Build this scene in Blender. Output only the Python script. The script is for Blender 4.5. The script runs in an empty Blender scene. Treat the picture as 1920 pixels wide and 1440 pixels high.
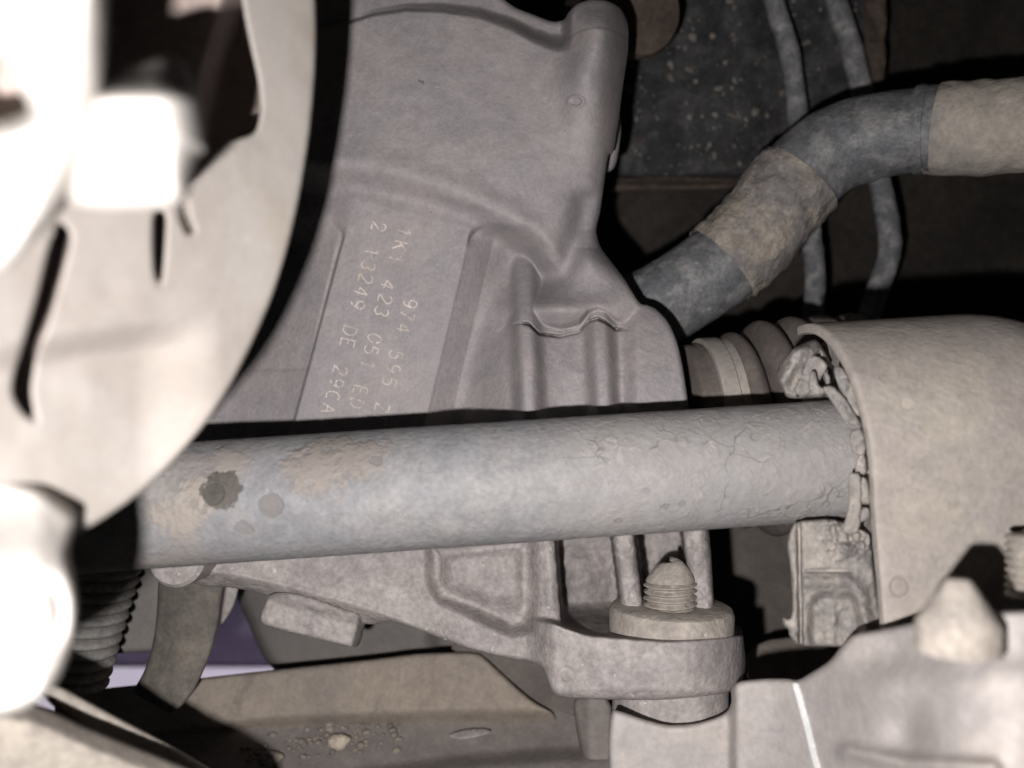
import bpy, math, random
import numpy as np
from mathutils import Vector, Matrix

random.seed(4)
rng = np.random.default_rng(4)
C = bpy.context.scene.collection
scene = bpy.context.scene
MM = 0.001
F = 1663.0                      # focal length in photo pixels (1920 wide)

# ------------------------------------------------------------------ camera, world, lights, exposure
cam_d = bpy.data.cameras.new('camera')
cam = bpy.data.objects.new('camera', cam_d)
C.objects.link(cam)
cam.location = (0, 0, 0)
cam.rotation_euler = (math.radians(90), 0, 0)
cam_d.sensor_width = 36.0
cam_d.lens = 36.0 * F / 1920.0
cam_d.clip_start = 0.005
cam_d.clip_end = 50.0
cam_d.dof.use_dof = True
cam_d.dof.focus_distance = 0.190
cam_d.dof.aperture_fstop = 12.5
scene.camera = cam

world = bpy.data.worlds.new('World')
scene.world = world
world.use_nodes = True
wn = world.node_tree.nodes
wl = world.node_tree.links
bg = wn['Background']
sky = wn.new('ShaderNodeTexSky')
sky.sky_type = 'NISHITA'
sky.sun_disc = False
SUN_EL, SUN_AZ = math.radians(60), math.radians(84)
sky.sun_elevation = SUN_EL
sky.sun_rotation = SUN_AZ
wl.new(sky.outputs['Color'], bg.inputs['Color'])
bg.inputs['Strength'].default_value = 0.006

sun_d = bpy.data.lights.new('sun', 'SUN')
sun_d.energy = 3.0
sun_d.angle = math.radians(0.5)
sun_d.color = (1.0, 0.96, 0.9)
sun = bpy.data.objects.new('sun', sun_d)
C.objects.link(sun)
sd_ = Vector((math.cos(SUN_EL) * math.sin(SUN_AZ), math.cos(SUN_EL) * math.cos(SUN_AZ), math.sin(SUN_EL)))   # towards the sun: beyond the car
sun.rotation_euler = sd_.to_track_quat('Z', 'Y').to_euler()
sun.location = (0, 2, 3)

fl_d = bpy.data.lights.new('phone_flash', 'AREA')           # the phone's LED, below left of its lens
fl_d.shape = 'DISK'
fl_d.size = 4.0 * MM
fl_d.energy = 0.50
fl_d.color = (1.0, 0.965, 0.945)
fl = bpy.data.objects.new('phone_flash', fl_d)
C.objects.link(fl)
fl.location = (-14 * MM, -2 * MM, -17 * MM)
fl.rotation_euler = (math.radians(90), 0, 0)

scene.view_settings.view_transform = 'Standard'
scene.view_settings.look = 'None'
scene.view_settings.exposure = 0.0
scene.view_settings.gamma = 1.0

# ------------------------------------------------------------------ maths helpers
def P(u, v, d):
    """photo pixel + depth (mm) -> world point in metres"""
    return np.stack([(np.asarray(u, float) - 960) * d / F, np.asarray(d, float) + 0 * np.asarray(u, float),
                     (720 - np.asarray(v, float)) * d / F], -1) * MM

def PV(u, v, d):
    return Vector(P(u, v, d).tolist())

def ss(a, b, x):
    t = np.clip((x - a) / (b - a), 0, 1)
    return t * t * (3 - 2 * t)

def gs(x, c, s):
    return np.exp(-((x - c) / s) ** 2)

def g2(u, v, cu, cv, su, sv, ang=0):
    a = math.radians(ang)
    x = (u - cu) * math.cos(a) + (v - cv) * math.sin(a)
    y = -(u - cu) * math.sin(a) + (v - cv) * math.cos(a)
    return np.exp(-(x / su) ** 2 - (y / sv) ** 2)

_perm = rng.random((257, 257))
def vnoise(x, y):
    xi = np.floor(x).astype(int); yi = np.floor(y).astype(int)
    fx = x - xi; fy = y - yi
    fx = fx * fx * (3 - 2 * fx); fy = fy * fy * (3 - 2 * fy)
    a = _perm[xi % 256, yi % 256]; b = _perm[(xi + 1) % 256, yi % 256]
    c = _perm[xi % 256, (yi + 1) % 256]; d = _perm[(xi + 1) % 256, (yi + 1) % 256]
    return (a * (1 - fx) + b * fx) * (1 - fy) + (c * (1 - fx) + d * fx) * fy

def fbm(x, y, o=4, g=0.5):
    s = 0; a = 1; t = 0
    for i in range(o):
        s = s + a * (vnoise(x * 2 ** i + 17.3 * i, y * 2 ** i + 5.1 * i) - 0.5)
        t += a; a *= g
    return s / t

def poly_dist(u, v, poly):
    """signed distance (positive inside) and nearest boundary point"""
    p = np.asarray(poly, float); q = np.roll(p, -1, 0)
    u = np.asarray(u, float); v = np.asarray(v, float)
    sh = u.shape; u = u.ravel(); v = v.ravel()
    best = np.full(u.shape, 1e18); bu = np.zeros_like(u); bv = np.zeros_like(u)
    ins = np.zeros(u.shape, bool)
    for (x0, y0), (x1, y1) in zip(p, q):
        dx, dy = x1 - x0, y1 - y0
        L = dx * dx + dy * dy
        if L < 1e-12: continue
        t = np.clip(((u - x0) * dx + (v - y0) * dy) / L, 0, 1)
        cu = x0 + t * dx; cv = y0 + t * dy
        dd = (u - cu) ** 2 + (v - cv) ** 2
        m = dd < best
        best[m] = dd[m]; bu[m] = cu[m]; bv[m] = cv[m]
        if y0 != y1:
            c = ((y0 > v) != (y1 > v)) & (u < (x1 - x0) * (v - y0) / (y1 - y0) + x0)
            ins ^= c
    d = np.sqrt(best)
    return (np.where(ins, d, -d).reshape(sh), bu.reshape(sh), bv.reshape(sh))

def psd(u, v, poly):
    return poly_dist(u, v, poly)[0]

def line_dist(u, v, pts):
    best = np.full(np.shape(u), 1e18)
    for (x0, y0), (x1, y1) in zip(pts[:-1], pts[1:]):
        dx, dy = x1 - x0, y1 - y0
        t = np.clip(((u - x0) * dx + (v - y0) * dy) / (dx * dx + dy * dy), 0, 1)
        best = np.minimum(best, (u - x0 - t * dx) ** 2 + (v - y0 - t * dy) ** 2)
    return np.sqrt(best)

def cv(u, pts):
    p = np.asarray(pts, float)
    return np.interp(u, p[:, 0], p[:, 1])

def chaikin(poly, n=2, closed=True):
    p = np.asarray(poly, float)
    for _ in range(n):
        q = np.roll(p, -1, 0) if closed else p[1:]
        a = p if closed else p[:-1]
        r = np.empty((len(a) * 2, p.shape[1]))
        r[0::2] = a * .8 + q * .2; r[1::2] = a * .2 + q * .8
        if not closed:
            r = np.vstack([p[:1], r, p[-1:]])
        p = r
    return p

# ------------------------------------------------------------------ object helpers
def tag(o, label=None, cat=None, group=None, kind=None):
    if label: o['label'] = label
    if cat: o['category'] = cat
    if group: o['group'] = group
    if kind: o['kind'] = kind
    return o

def thing(name, label, cat, loc, group=None):
    o = bpy.data.objects.new(name, None)
    o.empty_display_size = 0.01
    C.objects.link(o)
    o.location = loc
    return tag(o, label, cat, group)

def mesh_obj(name, verts, faces, mat, parent=None, smooth=True, root=None):
    """verts in world metres; child verts are stored relative to the top thing"""
    verts = np.asarray(verts, float)
    o0 = Vector((0, 0, 0))
    if parent is not None:
        o0 = parent.location.copy()
        if parent.parent is not None:
            o0 = parent.parent.location + parent.location
    else:
        o0 = Vector(verts.mean(0).tolist())
    me = bpy.data.meshes.new(name)
    me.from_pydata((verts - np.array(o0)).tolist(), [], [list(map(int, f)) for f in faces])
    me.validate()
    if smooth:
        me.polygons.foreach_set('use_smooth', [True] * len(me.polygons))
    me.materials.append(mat)
    me.update()
    o = bpy.data.objects.new(name, me)
    C.objects.link(o)
    if parent is not None:
        o.parent = parent
    else:
        o.location = o0
    return o

def relief(name, poly, fn, mat, parent=None, step=4.0, thick=8.0, inset=0.5, holes=(), edge=0.0, edge_h=0.0,
           smooth_poly=2, auto=40):
    """a solid whose outline is poly (photo px) and whose front has real depth fn(u,v,e) in mm;
    walls run back by thick"""
    poly = chaikin(poly, smooth_poly)
    holes = [chaikin(h, smooth_poly) for h in holes]
    u0, v0 = poly.min(0) - step; u1, v1 = poly.max(0) + step
    us = np.arange(u0, u1 + step, step); vs = np.arange(v0, v1 + step, step)
    U, V = np.meshgrid(us, vs, indexing='ij')
    sd, bu, bv = poly_dist(U, V, poly)
    for h in holes:
        s2, b2, c2 = poly_dist(U, V, h)
        s2 = -s2
        m = s2 < sd
        sd = np.where(m, s2, sd); bu = np.where(m, b2, bu); bv = np.where(m, c2, bv)
    ins = sd > 0
    cell = ins[:-1, :-1] | ins[1:, :-1] | ins[:-1, 1:] | ins[1:, 1:]
    need = np.zeros(U.shape, bool)
    for a, b in ((0, 0), (1, 0), (0, 1), (1, 1)):
        need[a:U.shape[0] - 1 + a, b:U.shape[1] - 1 + b] |= cell
    Uo = np.where(ins, U, bu); Vo = np.where(ins, V, bv)
    e = np.where(ins, sd, 0)
    idx = -np.ones(U.shape, int)
    idx[need] = np.arange(need.sum())
    uu, vv, ee = Uo[need], Vo[need], e[need]
    d = fn(uu, vv, ee)
    if edge > 0:
        t = 1 - np.clip(ee / edge, 0, 1)
        d = d + edge_h * (1 - np.sqrt(np.clip(1 - t * t, 0, 1)))
    vt = P(uu, vv, d)
    ii, jj = np.nonzero(cell)
    f = np.stack([idx[ii, jj], idx[ii, jj + 1], idx[ii + 1, jj + 1], idx[ii + 1, jj]], -1)
    # boundary edges
    ed = np.concatenate([f[:, [0, 1]], f[:, [1, 2]], f[:, [2, 3]], f[:, [3, 0]]])
    n = len(vt)
    key = ed[:, 0] * n + ed[:, 1]; rkey = ed[:, 1] * n + ed[:, 0]
    bnd = ed[~np.isin(key, rkey)]
    bverts = np.unique(bnd)
    mp = -np.ones(n, int)
    mp[bverts] = n + np.arange(len(bverts))
    # inward direction
    def sdf(a, b):
        s = psd(a, b, poly)
        for h in holes: s = np.minimum(s, -psd(a, b, h))
        return s
    ub, vb, db = uu[bverts], vv[bverts], d[bverts]
    gx = sdf(ub + 3, vb) - sdf(ub - 3, vb); gy = sdf(ub, vb + 3) - sdf(ub, vb - 3)
    gl = np.sqrt(gx * gx + gy * gy) + 1e-6
    k = inset * thick
    bk = P(ub + gx / gl * k, vb + gy / gl * k, db + thick)
    verts = np.vstack([vt, bk])
    sk = [[b, a, mp[a], mp[b]] for a, b in bnd]
    faces = f.tolist() + sk
    o = mesh_obj(name, verts, faces, mat, parent)
    return o

def sharp(o, deg=35):
    me = o.data
    me.set_sharp_from_angle(angle=math.radians(deg))
    return o

def frame(w, hint=Vector((0, 0, 1))):
    w = w.normalized()
    a = hint - w * hint.dot(w)
    a.normalize()
    b = w.cross(a)
    return a, b

def tube(name, pts, rad, mat, parent=None, seg=32, noise=0.0, nscale=0.4, sub=6, caps=True, lump=None, rag=0.0):
    """pts list of world points (m); rad scalar/list in mm"""
    p = np.array([list(q) for q in pts], float)
    r = np.full(len(p), rad, float) if np.isscalar(rad) else np.array(rad, float)
    # catmull-rom
    n = len(p); out = []; ro = []; tt = []
    pe = np.vstack([2 * p[0] - p[1], p, 2 * p[-1] - p[-2]])
    for i in range(n - 1):
        for k in range(sub):
            t = k / sub
            a, b, c, d = pe[i], pe[i + 1], pe[i + 2], pe[i + 3]
            out.append(.5 * ((2 * b) + (-a + c) * t + (2 * a - 5 * b + 4 * c - d) * t * t + (-a + 3 * b - 3 * c + d) * t ** 3))
            ro.append(r[i] * (1 - t) + r[i + 1] * t)
    out.append(p[-1]); ro.append(r[-1])
    out = np.array(out); ro = np.array(ro)
    T = np.gradient(out, axis=0)
    verts = []; faces = []
    prev = None
    L = np.concatenate([[0], np.cumsum(np.linalg.norm(np.diff(out, axis=0), axis=1))]) / MM
    for i in range(len(out)):
        w = Vector(T[i].tolist())
        a, b = frame(w, prev if prev is not None else Vector((0, 0, 1)))
        prev = a
        th = np.arange(seg) / seg * 2 * math.pi
        rr = np.full(seg, ro[i])
        if noise:
            rr = rr + noise * fbm(L[i] * nscale + 0 * th, 3.7 + np.cos(th) * ro[i] * nscale, 4) + \
                noise * fbm(L[i] * nscale + 0 * th + 40, 13.7 + np.sin(th) * ro[i] * nscale, 4)
        if lump is not None:
            rr = rr + lump(L[i], th)
        ring = out[i] + (np.outer(np.cos(th), np.array(a)) + np.outer(np.sin(th), np.array(b))) * rr[:, None] * MM
        if rag and (i < 2 or i > len(out) - 3):
            k_ = rag * (1.0 if i in (0, len(out) - 1) else .6) * 2.2 * fbm(np.cos(th) * 2.6 + i, np.sin(th) * 2.6 + 9.1, 4)
            ring = ring + np.outer(k_, np.array(w)) * MM
        verts.append(ring)
    m = len(out)
    V = np.vstack(verts)
    for i in range(m - 1):
        for k in range(seg):
            k2 = (k + 1) % seg
            faces.append([i * seg + k, i * seg + k2, (i + 1) * seg + k2, (i + 1) * seg + k])
    if caps:
        faces.append(list(range(seg))[::-1]); faces.append([(m - 1) * seg + k for k in range(seg)])
    return sharp(mesh_obj(name, V, faces, mat, parent), 50)

def lathe(name, prof, org, axis, mat, parent=None, seg=48, noise=0.0, deg=35, helix=None):
    """prof list (r mm, t mm along axis)"""
    w = Vector(axis).normalized()
    a, b = frame(w, Vector((0, -1, 0)) if abs(w.y) < .9 else Vector((0, 0, 1)))
    th = np.arange(seg) / seg * 2 * math.pi + math.pi
    V = []
    for (r, t) in prof:
        rr = np.full(seg, float(r))
        if noise and r > 0.01:
            rr = rr + noise * fbm(np.cos(th) * 3 + t * .7, np.sin(th) * 3 + t * .45, 4)
        tt = t + (helix * (th / (2 * math.pi) - 1) if helix else 0 * th)
        V.append(np.array(org) + (np.outer(np.cos(th) * rr, np.array(a)) + np.outer(np.sin(th) * rr, np.array(b)) +
                                  np.outer(tt, np.array(w))) * MM)
    m = len(prof); V = np.vstack(V); f = []
    for i in range(m - 1):
        for k in range(seg):
            k2 = (k + 1) % seg
            f.append([i * seg + k, i * seg + k2, (i + 1) * seg + k2, (i + 1) * seg + k])
    f.append(list(range(seg))[::-1]); f.append([(m - 1) * seg + k for k in range(seg)])
    return sharp(mesh_obj(name, V, f, mat, parent), deg)

def blob(name, c, size, mat, parent=None, seedv=0, rough=.35, n=14):
    """an irregular crumb of dirt / stone; size (x,y,z) mm"""
    V = []; f = []
    for i in range(n + 1):
        ph = math.pi * i / n
        for k in range(n * 2):
            t = math.pi * k / n
            x, y, z = math.sin(ph) * math.cos(t), math.sin(ph) * math.sin(t), math.cos(ph)
            s = 1 + rough * 2 * float(fbm(np.array(x * 1.3 + seedv * 7.1 + z), np.array(y * 1.3 + z * 1.7 + seedv * 3.3), 3))
            V.append(np.array(c) + np.array([x * size[0], y * size[1], z * size[2]]) * s * MM)
    m = n * 2
    for i in range(n):
        for k in range(m):
            f.append([i * m + k, (i + 1) * m + k, (i + 1) * m + (k + 1) % m, i * m + (k + 1) % m])
    return mesh_obj(name, V, f, mat, parent)

# ------------------------------------------------------------------ materials
def dusty(name, base, dust, s1=70, mixlo=.4, mixhi=.62, grain=.16, specks=.5, bump=.25, bscale=900, lump=.4,
          rough=.85, spec=.2, metal=0.0, dark=None, darkamt=.0, extra=None, rust=None, rustamt=0.0, lightspeck=0.0, lump_scale=160):
    m = bpy.data.materials.new(name)
    m.use_nodes = True
    nt = m.node_tree; N = nt.nodes; L = nt.links
    bs = N['Principled BSDF']
    bs.inputs['Roughness'].default_value = rough
    bs.inputs['Specular IOR Level'].default_value = spec
    bs.inputs['Metallic'].default_value = metal
    tc = N.new('ShaderNodeTexCoord')
    co = tc.outputs['Object']
    def noise(scale, detail=5, r=.6, dist=0.0):
        n = N.new('ShaderNodeTexNoise'); n.inputs['Scale'].default_value = scale
        n.inputs['Detail'].default_value = detail; n.inputs['Roughness'].default_value = r
        n.inputs['Distortion'].default_value = dist
        L.new(co, n.inputs['Vector']); return n.outputs['Fac']
    def ramp(src, lo, hi):
        n = N.new('ShaderNodeMapRange'); n.inputs['From Min'].default_value = lo; n.inputs['From Max'].default_value = hi
        n.interpolation_type = 'SMOOTHSTEP'
        L.new(src, n.inputs['Value']); return n.outputs['Result']
    def mix(f, a, b, bt='MIX'):
        n = N.new('ShaderNodeMix'); n.data_type = 'RGBA'; n.blend_type = bt
        if isinstance(f, float): n.inputs['Factor'].default_value = f
        else: L.new(f, n.inputs['Factor'])
        for s, x in (('A', a), ('B', b)):
            k = [i for i in n.inputs if i.name == s and i.type == 'RGBA'][0]
            if isinstance(x, tuple): k.default_value = (*x, 1)
            else: L.new(x, k)
        return [o for o in n.outputs if o.type == 'RGBA'][0]
    def mth(op, a, b=None):
        n = N.new('ShaderNodeMath'); n.operation = op
        for i, x in enumerate((a, b)):
            if x is None: continue
            if isinstance(x, (int, float)): n.inputs[i].default_value = x
            else: L.new(x, n.inputs[i])
        return n.outputs[0]
    big = noise(s1, 7, .62, .6)
    col = mix(ramp(big, mixlo, mixhi), base, dust)
    if dark is not None:
        col = mix(mth('MULTIPLY', ramp(noise(s1 * 1.7, 8, .7, 1.0), .56, .68), darkamt), col, dark)
    if rust is not None:
        col = mix(mth('MULTIPLY', ramp(noise(s1 * .9, 6, .65, .3), .58, .7), rustamt), col, rust)
    g = ramp(noise(bscale, 3, .6), .25, .75)
    gcol = mix(g, (1 - grain,) * 3, (1 + grain * .5,) * 3)
    col = mix(1.0, col, gcol, 'MULTIPLY')
    mid = ramp(noise(260, 5, .65), .3, .72)
    mcol = mix(mid, (1 - grain * .9,) * 3, (1 + grain * .6,) * 3)
    col = mix(1.0, col, mcol, 'MULTIPLY')
    if specks:
        sp = ramp(noise(520, 3, .55), .70, .78)
        col = mix(mth('MULTIPLY', sp, specks), col, tuple(c * .35 for c in base))
    if lightspeck:
        sp = ramp(noise(430, 4, .6), .66, .74)
        col = mix(mth('MULTIPLY', sp, lightspeck), col, tuple(min(1, c * 1.5 + .08) for c in dust))
    ctx = dict(N=N, L=L, co=co, noise=noise, ramp=ramp, mix=mix, mth=mth)
    hgt = mth('ADD', mth('MULTIPLY', noise(bscale, 3, .6), .35), mth('MULTIPLY', noise(lump_scale, 6, .62), lump))
    if extra is not None:
        col, hgt = extra(ctx, col, hgt)
    L.new(col, bs.inputs['Base Color'])
    bp = N.new('ShaderNodeBump'); bp.inputs['Strength'].default_value = bump
    bp.inputs['Distance'].default_value = 0.0012
    L.new(hgt, bp.inputs['Height'])
    L.new(bp.outputs['Normal'], bs.inputs['Normal'])
    return m

def spot(ctx, center, r, wob=.35, soft=.15):
    """irregular round stain mask around an object-space point (m)"""
    N, L = ctx['N'], ctx['L']
    d = N.new('ShaderNodeVectorMath'); d.operation = 'DISTANCE'
    L.new(ctx['co'], d.inputs[0]); d.inputs[1].default_value = center
    n = ctx['noise'](480, 4, .6)
    x = ctx['mth']('ADD', ctx['mth']('DIVIDE', d.outputs['Value'], r), ctx['mth']('MULTIPLY', ctx['mth']('SUBTRACT', n, .5), wob * 2))
    return ctx['ramp'](x, 1.0 + soft, 1.0 - soft)

M = {}
M['text'] = dusty('bright_scratch', (.50, .435, .395), (.62, .55, .5), grain=.2, specks=0, bump=.1)
M['rubber'] = dusty('dusty_rubber', (.135, .115, .105), (.18, .155, .142), s1=60, grain=.15, bump=.25, dark=(.11, .097, .092), darkamt=.6,
                    rust=(.25, .19, .11), rustamt=.35)
M['band'] = dusty('dusty_band', (.36, .325, .3), (.43, .39, .345), s1=90, grain=.12, bump=.25)
CLAMP_AT = BB_ = None
def mark(ctx, col, hgt, loc, r, c, wob=.2, ring=True, amt=.8):
    m = spot(ctx, loc, r, wob=wob, soft=.12)
    if ring:
        m2 = spot(ctx, loc, r * .86, wob=wob, soft=.12)
        m = ctx['mth']('SUBTRACT', m, ctx['mth']('MULTIPLY', m2, .75))
    m = ctx['mth']('MULTIPLY', m, amt)
    return ctx['mix'](m, col, c), ctx['mth']('SUBTRACT', hgt, ctx['mth']('MULTIPLY', m, .4))
BA, BB = PV(60, 964, 168), PV(1625, 858, 174)
BW = (BB - BA).normalized()
RACK_AT = PV(900, 700, 206)
CLAMP_AT = BB + BW * .02
def clamp_extra(ctx, col, hgt):
    col, hgt = mark(ctx, col, hgt, tuple(PV(1692, 1103, 145.5) - CLAMP_AT), .0019, (.25, .21, .19), .12)
    col, hgt = mark(ctx, col, hgt, tuple(PV(1700, 760, 150) - CLAMP_AT), .0012, (.48, .43, .37), 1.2, False)
    nz = ctx['mth']('MULTIPLY', ctx['ramp'](ctx['noise'](330, 6, .7, 1.2), .56, .66), ctx['ramp'](ctx['noise'](55, 3, .5), .5, .62))
    return ctx['mix'](ctx['mth']('MULTIPLY', nz, .35), col, (.3, .26, .235)), ctx['mth']('SUBTRACT', hgt, ctx['mth']('MULTIPLY', nz, .5))
def cast_extra(ctx, col, hgt):
    for (u_, v_, d_, r_, w_) in ((660, 301, 204, .0006, .5), (786, 151, 203, .0003, .9), (792, 153, 203, .0003, .9), (902, 190, 202, .0004, .5), (1070, 718, 197, .0007, .6)):
        col, hgt = mark(ctx, col, hgt, tuple(PV(u_, v_, d_) - RACK_AT), r_ * 1.4, (.1, .09, .09), w_, False, .8)
    nz = ctx['ramp'](ctx['noise'](90, 7, .75, 1.5), .6, .66)
    return ctx['mix'](ctx['mth']('MULTIPLY', nz, .3), col, (.36, .325, .31)), hgt
def low_extra(ctx, col, hgt):
    return mark(ctx, col, hgt, tuple(PV(1062, 1267, 176) - RACK_AT), .0015, (.27, .215, .195), .25, False, .7)
M['cast'] = dusty('cast_aluminium', (.268, .245, .256), (.305, .276, .275), s1=45, grain=.10, specks=.45, bump=.34, lump=.3, bscale=1300,
                  dark=(.225, .215, .23), darkamt=.45, spec=.35, rough=.62, lightspeck=.22, extra=cast_extra)
M['castlow'] = dusty('cast_aluminium_dusty', (.32, .292, .287), (.385, .35, .335), s1=60, grain=.2, specks=.45, bump=.55, lump=.6,
                     lightspeck=.7, dark=(.22, .2, .195), darkamt=.3, extra=low_extra)
M['clamp'] = dusty('dusty_clamp_metal', (.375, .335, .31), (.43, .385, .335), s1=42, grain=.11, specks=.35, bump=.42, lump=.6, lightspeck=.18,
                   dark=(.34, .315, .315), darkamt=.5, extra=clamp_extra)
M['crumble'] = dusty('crumbling_rubber', (.27, .25, .24), (.38, .345, .315), s1=150, grain=.2, specks=.5, bump=.55, lump=.8,
                     dark=(.16, .15, .148), darkamt=.5, lightspeck=.5)
M['bolt'] = dusty('dusty_steel', (.35, .315, .285), (.41, .365, .32), s1=110, grain=.2, specks=.5, bump=.6, lump=.7, lightspeck=.45)
M['hose'] = dusty('rubber_hose', rough=.5, spec=.45, base=(.145, .149, .16), dust=(.23, .225, .225), s1=130, mixlo=.44, mixhi=.6, grain=.25, specks=.7, bump=.6, lump=.9, lightspeck=.7,
                  dark=(.085, .09, .1), darkamt=.5)
M['mud'] = dusty('dried_mud_sleeve', (.225, .205, .2), (.36, .315, .27), s1=80, grain=.25, specks=.5, bump=.9, lump=1.3,
                 dark=(.17, .16, .16), darkamt=.6, rust=(.36, .31, .25), rustamt=.35)
M['endsleeve'] = dusty('tan_sleeve', (.325, .295, .275), (.42, .375, .325), s1=70, grain=.15, specks=.4, bump=.5, lump=.9,
                       dark=(.27, .25, .24), darkamt=.6)
M['cable'] = dusty('grey_cable', (.165, .168, .18), (.33, .32, .32), s1=160, mixlo=.42, mixhi=.66, grain=.25, bump=.5, dark=(.08, .08, .085), darkamt=.6)
M['panel'] = dusty('black_body_panel', (.045, .045, .048), (.085, .083, .084), s1=80, grain=.3, specks=.2, bump=.3,
                   rust=(.06, .045, .035), rustamt=.5, lightspeck=0)
M['panelbrown'] = dusty('brown_black_panel', (.035, .030, .027), (.05, .043, .037), s1=25, grain=.25, specks=.2, bump=.3, lightspeck=.15)
M['rust'] = dusty('rusty_flange', (.075, .058, .048), (.105, .08, .065), s1=60, grain=.25, bump=.5, dark=(.06, .05, .04), darkamt=.6)
M['knuckle'] = dusty('bright_dusty_iron', (.46, .43, .41), (.52, .49, .46), s1=40, grain=.05, specks=.1, bump=.2, lump=.3, lightspeck=.2)
M['knuckleedge'] = dusty('worn_plate', (.275, .246, .224), (.32, .293, .272), s1=35, grain=.04, specks=.0, bump=.06, lump=.2, lightspeck=.12,
                         rust=(.26, .222, .18), rustamt=.4)
M['inner'] = dusty('dark_inner_iron', (.40, .32, .29), (.45, .36, .33), grain=.1, specks=0, bump=.1)
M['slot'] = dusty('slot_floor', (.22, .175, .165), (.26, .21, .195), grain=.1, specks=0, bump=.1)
M['arm'] = dusty('dusty_arm', (.30, .265, .235), (.39, .35, .30), s1=40, grain=.13, specks=.2, bump=.25, lightspeck=.3)
M['bracket'] = dusty('pale_dusty_bracket', (.41, .378, .368), (.46, .418, .39), s1=35, grain=.09, specks=.2, bump=.2, lump=.5,
                     dark=(.33, .305, .31), darkamt=.6, rust=(.42, .36, .305), rustamt=.5, lightspeck=.2)
M['white'] = dusty('white_paint', (.84, .84, .84), (.88, .88, .88), grain=.1, specks=0, bump=.2)
M['subframe'] = dusty('brown_subframe', (.28, .242, .215), (.335, .285, .24), s1=30, grain=.12, specks=.2, bump=.2, dark=(.19, .165, .145), darkamt=.55)
M['trough'] = dusty('grey_trough', (.235, .21, .2), (.275, .245, .228), s1=40, grain=.12, specks=.2, bump=.2)
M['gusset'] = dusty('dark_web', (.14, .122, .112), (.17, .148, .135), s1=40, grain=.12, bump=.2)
M['sump'] = dusty('grey_gearbox', (.19, .175, .168), (.225, .205, .195), s1=35, grain=.08, specks=.2, bump=.12)
M['flap'] = dusty('dirty_strap', (.135, .12, .108), (.185, .165, .145), s1=55, grain=.2, bump=.3, dark=(.10, .09, .085), darkamt=.5, rust=(.25, .2, .13), rustamt=.4)
M['stone'] = dusty('pebble', (.46, .39, .31), (.56, .49, .4), s1=200, grain=.2, bump=.5)
M['crumb'] = dusty('mud_crumb', (.24, .21, .19), (.33, .285, .24), s1=300, grain=.2, bump=.5)
M['splash'] = dusty('tan_splash', (.15, .138, .122), (.27, .245, .215), s1=90, grain=.2, bump=.3)
M['ground'] = dusty('lavender_ground', (.58, .54, .70), (.64, .6, .76), s1=20, grain=.06, specks=0, bump=.1)
M['violet'] = dusty('violet_panel', (.27, .23, .32), (.31, .27, .37), s1=20, grain=.06, specks=0, bump=.1)

# ------------------------------------------------------------------ bar axis shared by the bar, clamp and bush
BA, BB = PV(60, 964, 168), PV(1625, 858, 174)
BW = (BB - BA).normalized()
BU, BN = frame(BW)              # BU up, BN = W x U  (points to camera: -Y)
if BN.y > 0: BN = -BN
BR = 11.75                       # bar radius mm

# ================================================================== SETTING: ground and the daylight seen through the gap
gz = -0.205
g = mesh_obj('ground', [(-1.5, .3, gz), (1.5, .3, gz), (1.5, 3.5, gz), (-1.5, 3.5, gz)], [[0, 1, 2, 3]], M['ground'])
tag(g, kind='structure')

# ================================================================== BODY PANELS (background)
bulk = thing('bulkhead', 'dark car body behind the hose with a speckled black panel over a rusty seam', 'car body', PV(1500, 500, 460))
def panel_up(u, v, e):
    return 300 + 6 * fbm(u / 140, v / 140, 3) + 12 * (1 - ss(0, 25, 345 + 6 * np.sin(u / 60) - v)) - 6 * gs(u, 1380, 60)
relief('speckled_panel', [(1050, -120), (1662, -120), (1662, 140), (1655, 287), (1400, 348), (1240, 356), (1090, 362)], panel_up,
       M['panel'], bulk, step=8, thick=20)
def seam(u, v, e):
    return 297 - 3 * gs(v, 350, 8) + 2 * fbm(u / 20, v / 20, 3)
relief('rusty_seam', [(1080, 338), (1250, 330), (1420, 336), (1500, 334), (1500, 287), (1400, 352), (1240, 358), (1080, 362)], seam,
       M['rust'], bulk, step=5, thick=6)
def strip(u, v, e):
    return 292 + 4 * fbm(u / 15, v / 30, 3)
relief('torn_flange', [(1612, -100), (1662, -100), (1660, -20), (1664, 40), (1657, 75), (1663, 100), (1656, 150), (1660, 220), (1625, 220), (1620, 60)],
       strip, M['rust'], bulk, step=5, thick=6)
def panel_back(u, v, e):
    return 335 + 8 * fbm(u / 200, v / 200, 3) + (v - 300) * .02 + 8 * ss(1600, 1900, u)
relief('lower_panel', [(300, -300), (2300, -300), (2300, 1135), (300, 1135)], panel_back, M['panelbrown'], bulk,
       step=12, thick=20)
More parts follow.
